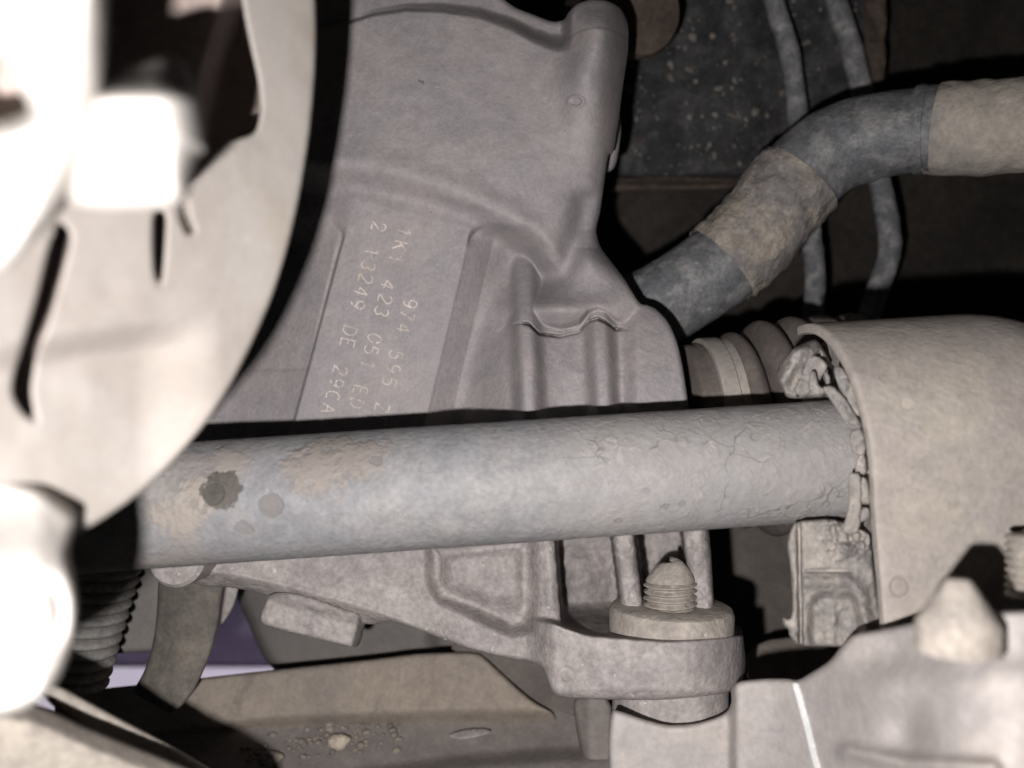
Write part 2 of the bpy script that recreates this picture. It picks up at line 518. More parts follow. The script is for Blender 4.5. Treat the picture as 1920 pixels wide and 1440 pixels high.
# splashes stuck to the speckled panel: real crumbs
crumbs_v, crumbs_f = [], []
def crumb_mesh(points):
    V = []; Fc = []
    for (c, s) in points:
        k = len(V)
        n = 6
        jit = rng.random(n) * .5 + .7
        el = rng.random() * 1.3 + .5; an = rng.random() * 3.14
        for j in range(n):
            t = 2 * math.pi * j / n
            x = math.cos(t) * s * jit[j]; z = math.sin(t) * s * jit[j] * el
            V.append((c[0] + (x * math.cos(an) - z * math.sin(an)) * MM, c[1], c[2] + (x * math.sin(an) + z * math.cos(an)) * MM))
        V.append((c[0], c[1] - s * .5 * MM, c[2]))
        for j in range(n): Fc.append([k + j, k + (j + 1) % n, k + n])
    return V, Fc
pts = []
for i in range(430):
    u = rng.uniform(1170, 1640); v = rng.uniform(0, 335)
    if rng.random() > .35 + .65 * math.exp(-((u - 1330) / 130) ** 2 - ((v - 190) / 150) ** 2): continue
    d = float(panel_up(np.array(u), np.array(v), 0)) - .3
    s = rng.choice([.25, .45, .7, 1.0, 1.4], p=[.42, .3, .17, .08, .03])
    pts.append((P(u, v, d), s))
    if s > .6 and rng.random() < .6: pts.append((P(u + rng.normal(0, 5), v + rng.normal(0, 6), d), s * .6))
V, Fc = crumb_mesh(pts)
o = mesh_obj('mud_splash', V, Fc, M['splash'], bulk); o['kind'] = 'stuff'

mesh_obj('unseen_sun_shade', [(-.7, -.4, .2), (1.0, -.4, .2), (1.0, .58, .2), (-.7, .58, .2), (-.7, -.4, .21), (1.0, -.4, .21), (1.0, .58, .21), (-.7, .58, .21)],  # unseen slab overhead, added to keep the sun off the parts below
         [[0, 1, 2, 3], [7, 6, 5, 4], [0, 4, 5, 1], [2, 6, 7, 3], [1, 5, 6, 2], [3, 7, 4, 0]], M['panelbrown'], bulk, smooth=False)
# brown rounded pipe behind the rack, top
pe = thing('brown_elbow', 'rusty brown round pipe end half hidden behind the top boss of the rack', 'pipe', PV(1195, 40, 300))
lathe('pipe', [(0, -10), (10.5, -10), (11.8, -8), (12.2, -2), (12.2, 30), (11, 34), (0, 34)], PV(1185, 30, 262), (-.25, .9, .35), M['rust'], pe, noise=.4)

# ================================================================== STEERING RACK
rack = thing('steering_rack', 'cast grey steering rack housing with rows of stamped numbers, behind the thick bar', 'steering rack', PV(900, 700, 206))
PAD = [(668, 378), (880, 428), (868, 480), (792, 800), (780, 850), (535, 850), (552, 800), (640, 470)]
CREASE = [(900, 640), (930, 622), (955, 606), (975, 600), (992, 603), (1010, 621), (1050, 626), (1086, 617), (1103, 597), (1120, 592), (1136, 599), (1152, 612), (1200, 612), (1300, 612)]
def rack_top(u, v, e):
    h = 4.5 * (1 - ((u - 800) / 420) ** 2) - np.clip(300 - v, 0, 400) * .012
    n1 = fbm(u / 70, v / 70, 3)
    h = h + .9 * n1
    # flange at the top
    k = cv(u, [(540, 70), (640, 46), (700, 27), (760, 18), (830, 20), (900, 32), (960, 55), (1000, 78), (1035, 93), (1070, 96)]) - v
    fm = 1 - ss(1050, 1075, u)
    fw = np.interp(u, [640, 900, 1040], [7, 20, 32])
    h = h - np.interp(u, [640, 900, 1040], [1.6, 5.0, 8.0]) * ss(-4, 1, k / fw * 1.0) * fm * ss(-6, fw, k) - .7 * gs(k, 2, 3.5) * ss(960, 700, u)
    # boss
    dc = line_dist(u, v, [(1122, 58), (1112, 150), (1100, 250)])
    h = h + 9.5 * np.exp(-(dc / 50) ** 2) * (1 - ss(70, 330, v) * .95) + 1.5 * np.exp(-(dc / 100) ** 2) * ss(330, 200, v)
    h = h - .35 * ss(2, -2, v - (52 + 18 * ((u - 1120) / 50) ** 2)) * (dc < 75)
    h = h + 1.8 * g2(u, v, 1088, 140, 28, 32)
    ov = np.sqrt(((u - 1080) / 14) ** 2 + ((v - 190) / 10) ** 2)
    h = h + .5 * gs(ov, 1, .25) - .3 * (ov < .8)
    # right side turns away
    xr = cv(v, [(-60, 1176), (110, 1175), (160, 1166), (230, 1160), (290, 1150), (350, 1140), (400, 1125), (430, 1118), (465, 1126), (500, 1156), (560, 1200)])
    xr = np.interp(v, [-60, 110, 160, 230, 290, 350, 400, 430, 465, 500, 560], [1176, 1175, 1166, 1160, 1150, 1140, 1125, 1118, 1126, 1156, 1200])
    rr = np.clip((xr - u) / 55, 0, 1)
    h = h - 8 * (1 - rr) ** 2.4 * ss(560, 480, v)
    # the long ridge over the pad
    kk = v - cv(u, [(540, 300), (640, 305), (720, 318), (800, 338), (880, 368), (950, 404), (1010, 440), (1060, 500)])
    h = h + .9 * gs(kk, -8, 24) - 5.0 * ss(0, 66, kk) * (1 - ss(960, 1060, u))
    # pad, level in itself, over a valley on its right
    sp = psd(u, v, PAD)
    q = ((u - 880) * 360 + (v - 425) * 85) / 370.0
    hp = 1.0 - (v - 600) * .001
    fv = ss(415, 470, v)
    out = h - 5.0 * (1 - ss(52, 150, q)) * fv * ss(-40, 0, q)
    near = (1 - ss(44, 84, q)) * ss(-60, -20, q) * fv
    out = out * (1 - near) + (hp - 5.6 * np.clip(q / 50, 0, 1) ** 1.15) * near
    ql = -(q + 236)
    lf = ss(-30, 0, ql) * ss(400, 470, v)
    out = out * (1 - lf) + (hp - 1.4 - 7.5 * np.clip(ql, 0, 150) / 110) * lf
    w = 6 + 2 * ss(-12, 6, q) + 44 * ss(450, 395, v)
    flat = ss(-1, 0, sp / w)
    h = out * (1 - flat) + flat * hp
    # scoop
    h = h - 7.5 * g2(u, v, 985, 505, 46, 50, -25)
    h = h - 4.6 * np.exp(-(line_dist(u, v, [(1096, 380), (1080, 450), (1056, 515), (1010, 525)]) / 24) ** 2)
    h = h + 4.6 * g2(u, v, 1040, 580, 95, 22) + 1.5 * g2(u, v, 1160, 570, 50, 30)
    # foot of the wall, left
    h = h - .5 * gs(v, 690, 6) * ss(590, 560, u)
    d_up = 206 - h
    kc = v - cv(u, CREASE)
    gm = ss(975, 995, u) * (1 - ss(1030, 1060, u)) + ss(1085, 1105, u) * (1 - ss(1150, 1170, u)) + .25
    d_up = d_up + 14 * ss(-2, 5 + 40 * ss(1140, 1200, u), kc) * ss(925, 975, u) + 4.5 * ss(-26, 0, kc) ** 2 * (1 - ss(1140, 1190, u)) * ss(940, 975, u)
    # tube with ribs
    rib = np.exp(-(np.abs(u - 986 - (v - 600) * .04) / 25) ** 3.2) + np.exp(-(np.abs(u - 1124 - (v - 600) * .05) / 25) ** 3.2) + .3 * gs(u, 1000, 60)
    coll = ss(1156, 1200, u)
    d_t = 199 + 6.0 * (np.clip(770 - v, 0, 400) / 150) ** 2 - 5.8 * rib - 4.2 * coll + 1.2 * (gs(u, 1055, 40) + gs(u, 940, 30)) + .5 * fbm(u / 25, v / 25, 4)
    d_t = d_t + 6.0 * (1 - ss(1150, 1185, u)) * gs(kc, 5, 2.2) * np.clip(gm, 0, 1) * ss(955, 975, u)
    d_t = d_t + 14 * ss(960, 850, u)
    kf = .8 + 4 * ss(1000, 930, u)
    hh = np.clip(.5 + .5 * (d_t - d_up) / kf, 0, 1)
    d = d_t * (1 - hh) + d_up * hh - kf * hh * (1 - hh)
    return d + .12 * fbm(u / 9, v / 9, 2)
TOP = [(500, -60), (760, -60), (930, -14), (965, 14), (1000, 27), (1035, 41), (1058, 38), (1066, 22), (1082, 6), (1108, -2), (1138, 0), (1164, 14),
       (1179, 44), (1178, 100), (1168, 160), (1160, 230), (1150, 290), (1140, 287), (1126, 398), (1117, 430), (1124, 462), (1150, 495), (1172, 524),
       (1186, 548), (1200, 570), (1216, 572), (1232, 580), (1254, 604), (1270, 640), (1281, 690), (1290, 750), (1300, 860), (1305, 930), (300, 960), (300, 560), (480, 300)]
relief('housing', TOP, rack_top, M['cast'], rack, step=1.8, thick=22, inset=.6, edge=10, edge_h=1.6)
# plate behind the right edge
relief('back_plate', [(1120, 180), (1150, 190), (1163, 215), (1165, 250), (1158, 300), (1150, 320), (1120, 330)],
       lambda u, v, e: 222 + (u - 1120) * .05, M['cast'], rack, step=4, thick=10, edge=8, edge_h=2)

# stamped characters, drawn as single strokes
def arc(cx, cy, rx, ry, a0, a1, n=10):
    return [(cx + rx * math.cos(math.radians(a0 + (a1 - a0) * i / n)), cy + ry * math.sin(math.radians(a0 + (a1 - a0) * i / n))) for i in range(n + 1)]
GL = {
 '0': [arc(.3, .5, .3, .5, 0, 360, 16)],
 '1': [[(.08, .78), (.32, 1), (.32, 0)]],
 '2': [arc(.3, .72, .28, .28, 160, -30, 8) + [(0, 0), (.6, 0)]],
 '3': [arc(.28, .75, .27, .25, 150, -80, 8) + arc(.28, .26, .3, .27, 80, -150, 8)],
 '4': [[(.42, 0), (.42, 1), (0, .3), (.6, .3)]],
 '5': [[(.55, 1), (.08, 1), (.04, .56)] + arc(.27, .32, .31, .31, 120, -150, 10)],
 '7': [[(0, 1), (.58, 1), (.18, 0)]],
 '9': [arc(.3, .7, .28, .29, 0, 360, 14) + [(.58, .55), (.42, .1), (.2, 0)]],
 'K': [[(0, 0), (0, 1)], [(.56, 1), (.02, .45)], [(.18, .6), (.58, 0)]],
 'D': [[(0, 0), (0, 1), (.22, 1)] + arc(.2, .5, .38, .5, 80, -80, 10) + [(0, 0)]],
 'E': [[(.56, 1), (0, 1), (0, 0), (.56, 0)], [(0, .52), (.46, .52)]],
 'C': [arc(.34, .5, .34, .5, 55, 305, 12)],
 'A': [[(0, 0), (.3, 1), (.6, 0)], [(.12, .36), (.48, .36)]],
 'Z': [[(0, 1), (.58, 1), (0, 0), (.58, 0)]],
 'F': [[(0, 0), (0, 1), (.56, 1)], [(0, .52), (.44, .52)]],
}
ADV = np.array([-.262, .965]); UPV = np.array([.965, .262])
def stamp(text, start, pitch, hgt=26):
    V = []; Fc = []
    for i, ch in enumerate(text):
        if ch == ' ': continue
        c = np.array(start) + ADV * pitch * i + rng.normal(0, .8, 2)
        tilt = rng.normal(0, .05)
        for st in GL[ch]:
            pts = []
            for (x, y) in st:
                xx = (x - .3) * hgt * 1.0; yy = (y - .5) * hgt
                xx, yy = xx * math.cos(tilt) - yy * math.sin(tilt), xx * math.sin(tilt) + yy * math.cos(tilt)
                pts.append(c + ADV * xx * .98 + UPV * yy)
            pts = np.array(pts)
            # resample
            dd = np.concatenate([[0], np.cumsum(np.linalg.norm(np.diff(pts, axis=0), axis=1))])
            m = max(2, int(dd[-1] / 2.2))
            s = np.linspace(0, dd[-1], m)
            q = np.stack([np.interp(s, dd, pts[:, 0]), np.interp(s, dd, pts[:, 1])], -1) + rng.normal(0, .22, (m, 2))
            T = np.gradient(q, axis=0); T /= np.linalg.norm(T, axis=1)[:, None] + 1e-9
            Nn = np.stack([-T[:, 1], T[:, 0]], -1)
            wd = (.95 + rng.random(m) * .75)[:, None] * 1.2
            a, b = q + Nn * wd, q - Nn * wd
            base = len(V)
            for k in range(m):
                for pt, lift in ((a[k], -.05), (q[k], .2), (b[k], -.05)):
                    dpt = float(rack_top(np.array([pt[0]]), np.array([pt[1]]), np.array([99.]))[0]) - lift
                    V.append(P(pt[0], pt[1], dpt))
            gap = -1
            for k in range(m - 1):
                if rng.random() < .07: continue
                o = base + k * 3
                Fc.append([o, o + 1, o + 4, o + 3]); Fc.append([o + 1, o + 2, o + 5, o + 4])
    return mesh_obj('stamped_number', V, Fc, M['text'], rack)
for tx, st, pi in (('2 13249 DE 29CA', (711, 424), 25.4), ('1K1 423 051 ED', (756, 436), 25.6), ('974 595 ZF', (770, 567), 25.6)):
    stamp(tx, st, pi)['label'] = 'row of stamped characters ' + tx

# lower frame and lug
POCK = [(800, 1020), (1003, 1000), (1006, 1140), (1000, 1182), (960, 1192), (820, 1128), (800, 1090)]
PLAT = [(822, 1035), (980, 1020), (986, 1120), (970, 1142), (925, 1134), (830, 1104)]
def rack_low(u, v, e):
    d = 197 + .8 * fbm(u / 40, v / 40, 4) + (1090 - v) * .01
    rl = cv(u, [(260, 1076), (385, 1071), (450, 1081), (560, 1107), (690, 1143), (760, 1168), (820, 1200)])
    d = d + 5 * ss(-2, 26, v - rl) * (1 - ss(730, 800, u)) - .5 * gs(v - rl, -4, 5) * (1 - ss(730, 800, u))
    d = d + 8 * ss(790, 660, u) * ss(1045, 985, v) * 0
    # pocket with raised floor
    d = d + 7.5 * ss(-10, 26, psd(u, v, POCK)) - 4.6 * ss(-18, 24, psd(u, v, PLAT))
    # front face steps toward the lug
    d = d - 5 * ss(760, 900, u) - 6 * ss(960, 1060, u) * ss(1130, 1200, v)
    # open bays between the ribs
    floor = 224 + 3 * fbm(u / 30, v / 30, 3) - 7 * g2(u, v, 1092, 1095, 40, 55) - 4 * ss(1215, 1290, u) - 36 * ss(1125, 1192, v) * ss(1175, 1140, u)
    xo = (v - 1010) * .16
    top = np.full_like(u, 188.0) + 2.2 * fbm(u / 16, v / 16, 4)
    def ribm(c, hw, sl):
        x = np.abs(u - c - (v - 1000) * sl)
        return 1 - ss(hw - 3, hw + 3, x), x / hw
    bay = ss(1038, 1046, u - (v - 1010) * .08) * (1 - ss(1176, 1196, v + 12 * gs(u, 1045, 26) * -1))
    r2, x2 = ribm(1168, 23, .13); r3, x3 = ribm(1305, 27, .12)
    bayd = floor * (1 - np.maximum(r2, r3)) + np.maximum(r2 * 0 + 1, 0) * 0
    bayd = np.where(np.maximum(r2, r3) > 0, floor * (1 - np.maximum(r2, r3)) + top * np.maximum(r2, r3), floor)
    bayd = bayd + 3.5 * np.clip(np.minimum(np.where(r2 > .5, x2, 9), np.where(r3 > .5, x3, 9)), 0, 1) ** 3 * (np.maximum(r2, r3) > .5)
    d = d * (1 - bay) + bayd * bay
    # vertical rib rounding
    xr = np.abs(u - 1026 - (v - 1010) * .06) / 20
    d = d - 2.2 * np.exp(-(xr / .75) ** 2) * (1 - ss(1120, 1175, v)) * (1 - bay)
    # lug
    lu = (u - 1255) / 141.0
    dl = np.where(u > 1255, 190 - 16.5 * np.sqrt(np.clip(1 - lu * lu, 0, 1)), 173.5 + 5.5 * ((1255 - u) / 215.0) ** 2)
    dl = dl + .5 * fbm(u / 25, v / 25, 4) + 1.2 * ss(1290, 1312, v)
    m = ss(1176, 1190, v - 10 * gs(u, 1255, 110) - 5 + 26 * ss(1120, 1010, u)) * ss(985, 1045, u)
    d = d * (1 - m) + dl * m
    dm = np.sqrt(((u - 1062) / 12) ** 2 + ((v - 1267) / 15) ** 2)
    d = d + .5 * gs(dm, 1, .2) 
    return d + .12 * fbm(u / 8, v / 8, 2)
LOW = [(250, 930), (1300, 905), (1330, 980), (1338, 1110), (1340, 1175), (1384, 1172), (1393, 1182), (1400, 1255), (1386, 1294), (1330, 1306),
       (1240, 1313), (1120, 1312), (1050, 1308), (1034, 1296), (1026, 1272), (1016, 1250), (996, 1240), (958, 1236), (880, 1218), (800, 1186),
       (730, 1164), (700, 1172), (660, 1165), (600, 1150), (500, 1116), (470, 1108), (430, 1101), (380, 1099), (250, 1060)]
relief('mounting_frame', LOW, rack_low, M['castlow'], rack, step=3.0, thick=20, inset=.5, edge=9, edge_h=1.8)
# round boss on the left
lathe('round_boss', [(0, -1), (5.6, -1), (6.4, 0), (6.4, 14), (0, 14)], PV(330, 1045, 190), (.06, 1, -.05), M['castlow'], rack, seg=40)
# hexagonal adjusting plug
def plug(u, v, e):
    return 193 + (u - 490) * .012 + 2.5 * ss(1130, 1100, v - (u - 490) * .28) + .7 * fbm(u / 18, v / 18, 4) + 9 * ss(668, 690, u - (v - 1165) * -.25) + 1.5 * np.clip(540 - u, 0, 60) / 50 + .6 * fbm(u / 9, v / 9, 3)
relief('adjusting_plug', [(505, 1110), (560, 1112), (640, 1140), (700, 1160), (686, 1166), (676, 1205), (668, 1214), (655, 1213), (498, 1174), (487, 1165), (488, 1152)], plug,
       M['castlow'], rack, step=3.5, thick=12, edge=7, edge_h=1.5)

# ================================================================== RACK BELLOWS
bel = thing('rack_bellows', 'ribbed brown rubber steering boot with a pale clamp band', 'rubber boot', PV(1450, 700, 215))
ax = BW
org = PV(1285, 812, 222)
prof = [(0, 0), (21.6, 0), (22, .6), (22, 3.2)]
prof += [(22.2, 3.3), (22.6, 9)]
k = 9
rads = [24.5, 27, 27.5, 27.5, 27.5]
wid = [7.4, 7.6, 7.6, 7.4, 7.4]
for r, w in zip(rads, wid):
    for j in range(0, 13):
        x = j / 12
        prof.append((r - 5.2 * (1 - math.sin(math.pi * x) ** .6), k + w * x))
    k += w
prof.append((20, k)); prof.append((0, k))
lathe('bellows', prof, org, ax, M['rubber'], bel, seg=96, noise=.25, deg=60)
lathe('clamp_band', [(22.2, 4.4), (23.4, 4.5), (23.5, 5.2), (23.5, 8.4), (23.1, 8.7), (23.2, 11.2), (22.2, 11.3)], org, ax, M['band'], bel, seg=96, noise=.2)

# ================================================================== ANTI-ROLL BAR
def to_bar(px, py):
    """world point on the bar's front at a photo pixel"""
    d = Vector(((px - 960) / F, 1, (720 - py) / F)); d.normalize()
    w = BW; a0 = -BA
    dp = d - w * d.dot(w); op = a0 - w * a0.dot(w)
    A_ = dp.dot(dp); B_ = 2 * dp.dot(op); C_ = op.dot(op) - (BR * MM) ** 2
    t = (-B_ - math.sqrt(max(0, B_ * B_ - 4 * A_ * C_))) / (2 * A_)
    return d * t
BARMID = (BA + BB) / 2
def bar_extra(ctx, col, hgt):
    mix, mth, ramp, noise, N, L = (ctx[k] for k in ('mix', 'mth', 'ramp', 'noise', 'N', 'L'))
    loc = lambda px, py: tuple(to_bar(px, py) - BARMID)
    sep = N.new('ShaderNodeSeparateXYZ'); L.new(ctx['co'], sep.inputs[0])
    # mud band at the left
    left = ramp(sep.outputs['X'], -.022, -.062)
    mud = mth('MULTIPLY', left, ramp(noise(75, 8, .68, .8), .44, .56))
    col = mix(mud, col, (.275, .25, .235))
    hgt = mth('ADD', hgt, mth('MULTIPLY', mud, .35))
    for (px, py, r, c) in ((620, 860, .0062, (.25, .222, .205)), (580, 878, .0048, (.25, .222, .205)), (680, 858, .0045, (.25, .222, .205)), (330, 960, .0048, (.30, .266, .238)), (370, 930, .0038, (.30, .266, .238)), (300, 900, .004, (.28, .26, .25)), (420, 870, .004, (.27, .24, .225))):
        s = mth('MULTIPLY', spot(ctx, loc(px, py), r, wob=1.1, soft=.3), ramp(noise(300, 7, .75), .36, .46))
        col = mix(s, col, c); hgt = mth('ADD', hgt, mth('MULTIPLY', s, .35))
    for (px, py, r, c, w) in ((416, 918, .0034, (.10, .088, .078), .7), (400, 925, .002, (.08, .072, .065), .4), (508, 948, .0022, (.17, .158, .156), .25), (458, 995, .0016, (.20, .19, .19), 1.1), (705, 862, .0012, (.2, .185, .18), 1.0),
                              (1245, 952, .0009, (.13, .12, .12), 1.6), (1215, 922, .0006, (.15, .15, .16), 1.2), (1280, 945, .0008, (.15, .14, .14), 1.6), (1160, 978, .0008, (.16, .14, .14), .4)):
        s = spot(ctx, loc(px, py), r, wob=w, soft=.1)
        col = mix(s, col, c); hgt = mth('SUBTRACT', hgt, mth('MULTIPLY', s, .5))
    # flaky right part, with hairline cracks
    right = ramp(sep.outputs['X'], .008, .03)
    col = mix(mth('MULTIPLY', right, .45), col, (.34, .318, .31))
    flake = mth('MULTIPLY', right, ramp(noise(230, 6, .7, 1.4), .5, .66))
    hgt = mth('ADD', hgt, mth('MULTIPLY', flake, .45))
    col = mix(mth('MULTIPLY', flake, .45), col, (.44, .40, .37))
    vo = N.new('ShaderNodeTexVoronoi'); vo.feature = 'DISTANCE_TO_EDGE'; vo.inputs['Scale'].default_value = 85
    wn_ = N.new('ShaderNodeTexNoise'); wn_.inputs['Scale'].default_value = 130; L.new(ctx['co'], wn_.inputs['Vector'])
    va = N.new('ShaderNodeVectorMath'); va.operation = 'MULTIPLY_ADD'
    L.new(wn_.outputs['Color'], va.inputs[0]); va.inputs[1].default_value = (.012, .012, .012); L.new(ctx['co'], va.inputs[2])
    L.new(va.outputs[0], vo.inputs['Vector'])
    cr = mth('MULTIPLY', ramp(vo.outputs['Distance'], .014, .004), mth('MULTIPLY', right, ramp(noise(60, 3, .5), .54, .62)))
    col = mix(mth('MULTIPLY', cr, .55), col, (.12, .115, .115))
    hgt = mth('SUBTRACT', hgt, mth('MULTIPLY', cr, .25))
    return col, hgt
M['bar'] = dusty('bar_paint', rough=.6, spec=.3, base=(.233, .231, .243), dust=(.278, .267, .265), s1=42, mixlo=.4, mixhi=.64, grain=.15, specks=.6, bump=.45, lump=.5, lightspeck=.3,
                 dark=(.225, .222, .235), darkamt=.5, extra=bar_extra, lump_scale=240)
n = 240
L0 = (BB - BA).length / MM
t_end = L0 + 0.5
prof = [(0, -12), (BR, -12)] + [(BR, x) for x in np.linspace(-10, t_end - 3, n)] + [(BR - .15, t_end - 2), (BR - .7, t_end - .8), (BR - 1.6, t_end), (BR - 1.8, t_end + 14), (0, t_end + 14)]
bar = lathe('anti_roll_bar', [(r, t - L0 / 2) for r, t in prof], BARMID, BW, M['bar'], None, seg=128, noise=.16)
# recentre so that object coordinates are measured from the bar's middle
sh = bar.location - BARMID
for vtx in bar.data.vertices: vtx.co += sh
bar.location = BARMID
tag(bar, 'thick dusty grey bar crossing in front of the rack, chipped paint at its left end', 'anti-roll bar')


# ================================================================== BAR CLAMP
clampt = thing('bar_clamp', 'large smooth tan dusty metal clamp around the end of the thick bar', 'clamp', BB + BW * .02)
cR = 27.0
ts = -10.8
sec = []
for i in range(0, 61):
    a = math.radians(-60 + 180 * i / 60 + 30)      # angle measured from up toward camera
    sec.append((math.sin(a) * cR, math.cos(a) * cR))   # (toward camera, up)
sec = [(math.sin(math.radians(a)) * cR, math.cos(math.radians(a)) * cR) for a in np.linspace(-8, 100, 50)]
for z in np.linspace(-6, -60, 16):
    sec.append((cR * .99 + .3 * (-z - 6) / 54 * 8, z))
V = []; Fc = []
xs = [0, .25, .8, 1.6] + list(np.linspace(3, 66, 34))
for i, x in enumerate(xs):
    shr = 0
    if x < .8: shr = .35 * (1 - math.sqrt(max(0, 1 - (1 - x / .8) ** 2)))
    if x > 29: shr += 13 * (1 - math.sqrt(max(0, 1 - min(1, (x - 29) / 22) ** 2)))
    for (c, u_) in sec:
        L_ = math.hypot(c, max(u_, 0)) if u_ > 0 else c
        if u_ > 0:
            k = (cR - shr) / cR
            cc, uu_ = c * k, u_ * k
        else:
            cc, uu_ = c - min(shr, 3.0) * .5, u_
            if abs(u_) < 6: 
                k = (cR - shr) / cR; f_ = abs(u_) / 6
                cc = c * k * (1 - f_) + cc * f_
        bump = .5 * float(fbm(np.array(x / 9 + 3), np.array(c / 9 + u_ / 9), 4))
        p = BB + BW * ((ts + x) * MM) + BN * ((cc + bump) * MM) + BU * (uu_ * MM)
        V.append(list(p))
ns = len(sec)
for i in range(len(xs) - 1):
    for k in range(ns - 1):
        Fc.append([i * ns + k, (i + 1) * ns + k, (i + 1) * ns + k + 1, i * ns + k + 1])
# inner wall for thickness at the left mouth
base = len(V)
for k, (c, u_) in enumerate(sec):
    p0 = Vector(V[k]); q = BB + BW * (ts * MM)
    kk = (cR - 1.8) / cR
    p = q + BN * (c * kk * MM) + BU * ((u_ * kk if u_ > 0 else u_) * MM); V.append(list(p))
    p = q + BW * (12 * MM) + BN * (c * kk * MM) + BU * ((u_ * kk if u_ > 0 else u_) * MM); V.append(list(p))
for k in range(ns - 1):
    a, b = base + 2 * k, base + 2 * (k + 1)
    Fc.append([k, k + 1, b, a]); Fc.append([a, b, b + 1, a + 1])
sharp(mesh_obj('strap', V, Fc, M['clamp'], clampt), 45)
# pale end flange seen past the strap's round shoulder
relief('end_flange', [(1868, 606), (1886, 606), (1925, 632), (1990, 680), (1990, 760), (1940, 690), (1900, 634)], lambda u, v, e: 186 + 0 * u, M['clamp'], clampt, step=4, thick=6, edge=5, edge_h=1)

# ================================================================== RUBBER BUSH
bush = thing('rubber_bush', 'crumbling grey rubber bush squeezed between the bar and its clamp', 'rubber bush', BB)
lathe('bush_ring', [(BR + .3, -4.0), (17, -5.2), (22, -4.5), (24.4, -4.2), (24.6, 14), (0, 14)], BB, BW, M['crumble'], bush, seg=96, noise=1.6)
def lumpf(u, v, e):
    return 166 + (700 - v) * .02 - 4 * g2(u, v, 1495, 665, 35, 40) + 3.0 * fbm(u / 16, v / 16, 4) + 1.3 * np.sin((u + .5 * v) / 6.5) * ss(660, 700, v) + 4.5 * gs(line_dist(u, v, [(1536, 664), (1512, 690), (1498, 740)]), 0, 3.5) + 6 * ss(1505, 1540, u + (v - 700) * .5) * ss(655, 690, v)
relief('torn_lip', [(1512, 641), (1532, 634), (1548, 660), (1562, 690), (1572, 690), (1570, 712), (1558, 744), (1500, 748), (1474, 746), (1468, 728), (1457, 716), (1456, 700), (1463, 682), (1473, 668), (1487, 652)],
       lumpf, M['crumble'], bush, step=2.5, thick=12, edge=12, edge_h=4)
def chunk(name, poly, d, amp=2.0, sc=12, th=6, mat='crumble', eh=.9):
    poly = np.array(poly, float); cc = poly.mean(0); poly = cc + (poly - cc) * np.array([1.22, 1.08]) + rng.normal(0, 1.6, poly.shape)
    return relief(name, poly, lambda u, v, e: d + amp * .8 * fbm(u / sc, v / sc, 4), M[mat], bush, step=2.2, thick=th, edge=4, edge_h=eh, smooth_poly=1)
chunk('rubber_flake', [(1517, 672), (1508, 700), (1492, 735), (1512, 742), (1530, 720), (1548, 690), (1540, 676), (1530, 668)], 164)
chunk('rubber_flake', [(1520, 700), (1532, 697), (1536, 722), (1545, 728), (1543, 698), (1552, 700), (1556, 730), (1538, 740), (1520, 735)], 160.5, 1.5, 8)
chunk('rubber_flake', [(1548, 728), (1562, 722), (1580, 745), (1600, 772), (1613, 800), (1594, 806), (1582, 790), (1566, 760)], 155, 2, 9)
chunk('rubber_flake', [(1566, 690), (1582, 690), (1598, 730), (1610, 780), (1600, 775), (1580, 740)], 157, 2, 12)
chunk('rubber_flake', [(1594, 810), (1616, 803), (1621, 848), (1608, 854), (1600, 846)], 156, 1.5, 10)
chunk('rubber_flake', [(1606, 856), (1622, 852), (1626, 886), (1604, 890)], 157, 1.5, 10)
chunk('rubber_flake', [(1592, 892), (1610, 889), (1616, 935), (1612, 995), (1594, 1000), (1584, 990), (1592, 945)], 154, 1.2, 20)
chunk('rubber_flake', [(1616, 895), (1626, 898), (1630, 945), (1614, 945)], 154.5, 1.2, 10)
chunk('rubber_flake', [(1616, 950), (1630, 948), (1634, 970), (1614, 980)], 154.5, 1.2, 10)
def lower(u, v, e):
    d = 159 + 1.4 * fbm(u / 20, v / 20, 4)
    d = d + 3.5 * ss(6, -3, u - 1503 - (v - 1000) * .03) * 0
    d = d + 3.0 * gs(u - 1498 - (v - 1000) * .02, 0, 4)        # groove beside the flange
    U = psd(u, v, chaikin([(1512, 1112), (1590, 1108), (1612, 1130), (1626, 1230), (1514, 1230)], 1))
    d = d + 2.2 * ss(-4, 16, U) - 1.8 * np.exp(-(line_dist(u, v, [(1512, 1092), (1590, 1088), (1612, 1108), (1634, 1200)]) / 13) ** 2)
    d = d + 1.2 * gs(v - 1070, 0, 3) * ss(1505, 1515, u) * ss(1605, 1590, u)
    d = d - .7 * gs(u - 1562, 0, 8) * ss(1115, 1140, v)
    d = d + 3.0 * fbm(u / 9, v / 9, 3) * ss(1060, 1030, v) * ss(1530, 1560, u)
    d = d - 3.0 * g2(u, v, 1590, 1030, 22, 12, 25)
    return d
relief('bush_body', [(1486, 982), (1500, 976), (1560, 972), (1610, 990), (1632, 1000), (1640, 1080), (1650, 1150), (1665, 1215), (1500, 1212), (1488, 1204), (1478, 1188), (1481, 1182), (1468, 1172), (1466, 1156), (1482, 1160), (1486, 1140), (1482, 1060), (1474, 1020)],
       lower, M['crumble'], bush, step=2.5, thick=12, edge=8, edge_h=2)
for i in range(7):
    u_, v_ = rng.uniform(1555, 1630), rng.uniform(990, 1030)
    blob('rubber_flake', PV(u_, v_, 158.5), (rng.uniform(.5, 1.0), 1, rng.uniform(.6, 1.2)), M['crumble'], bush, seedv=i, n=6)

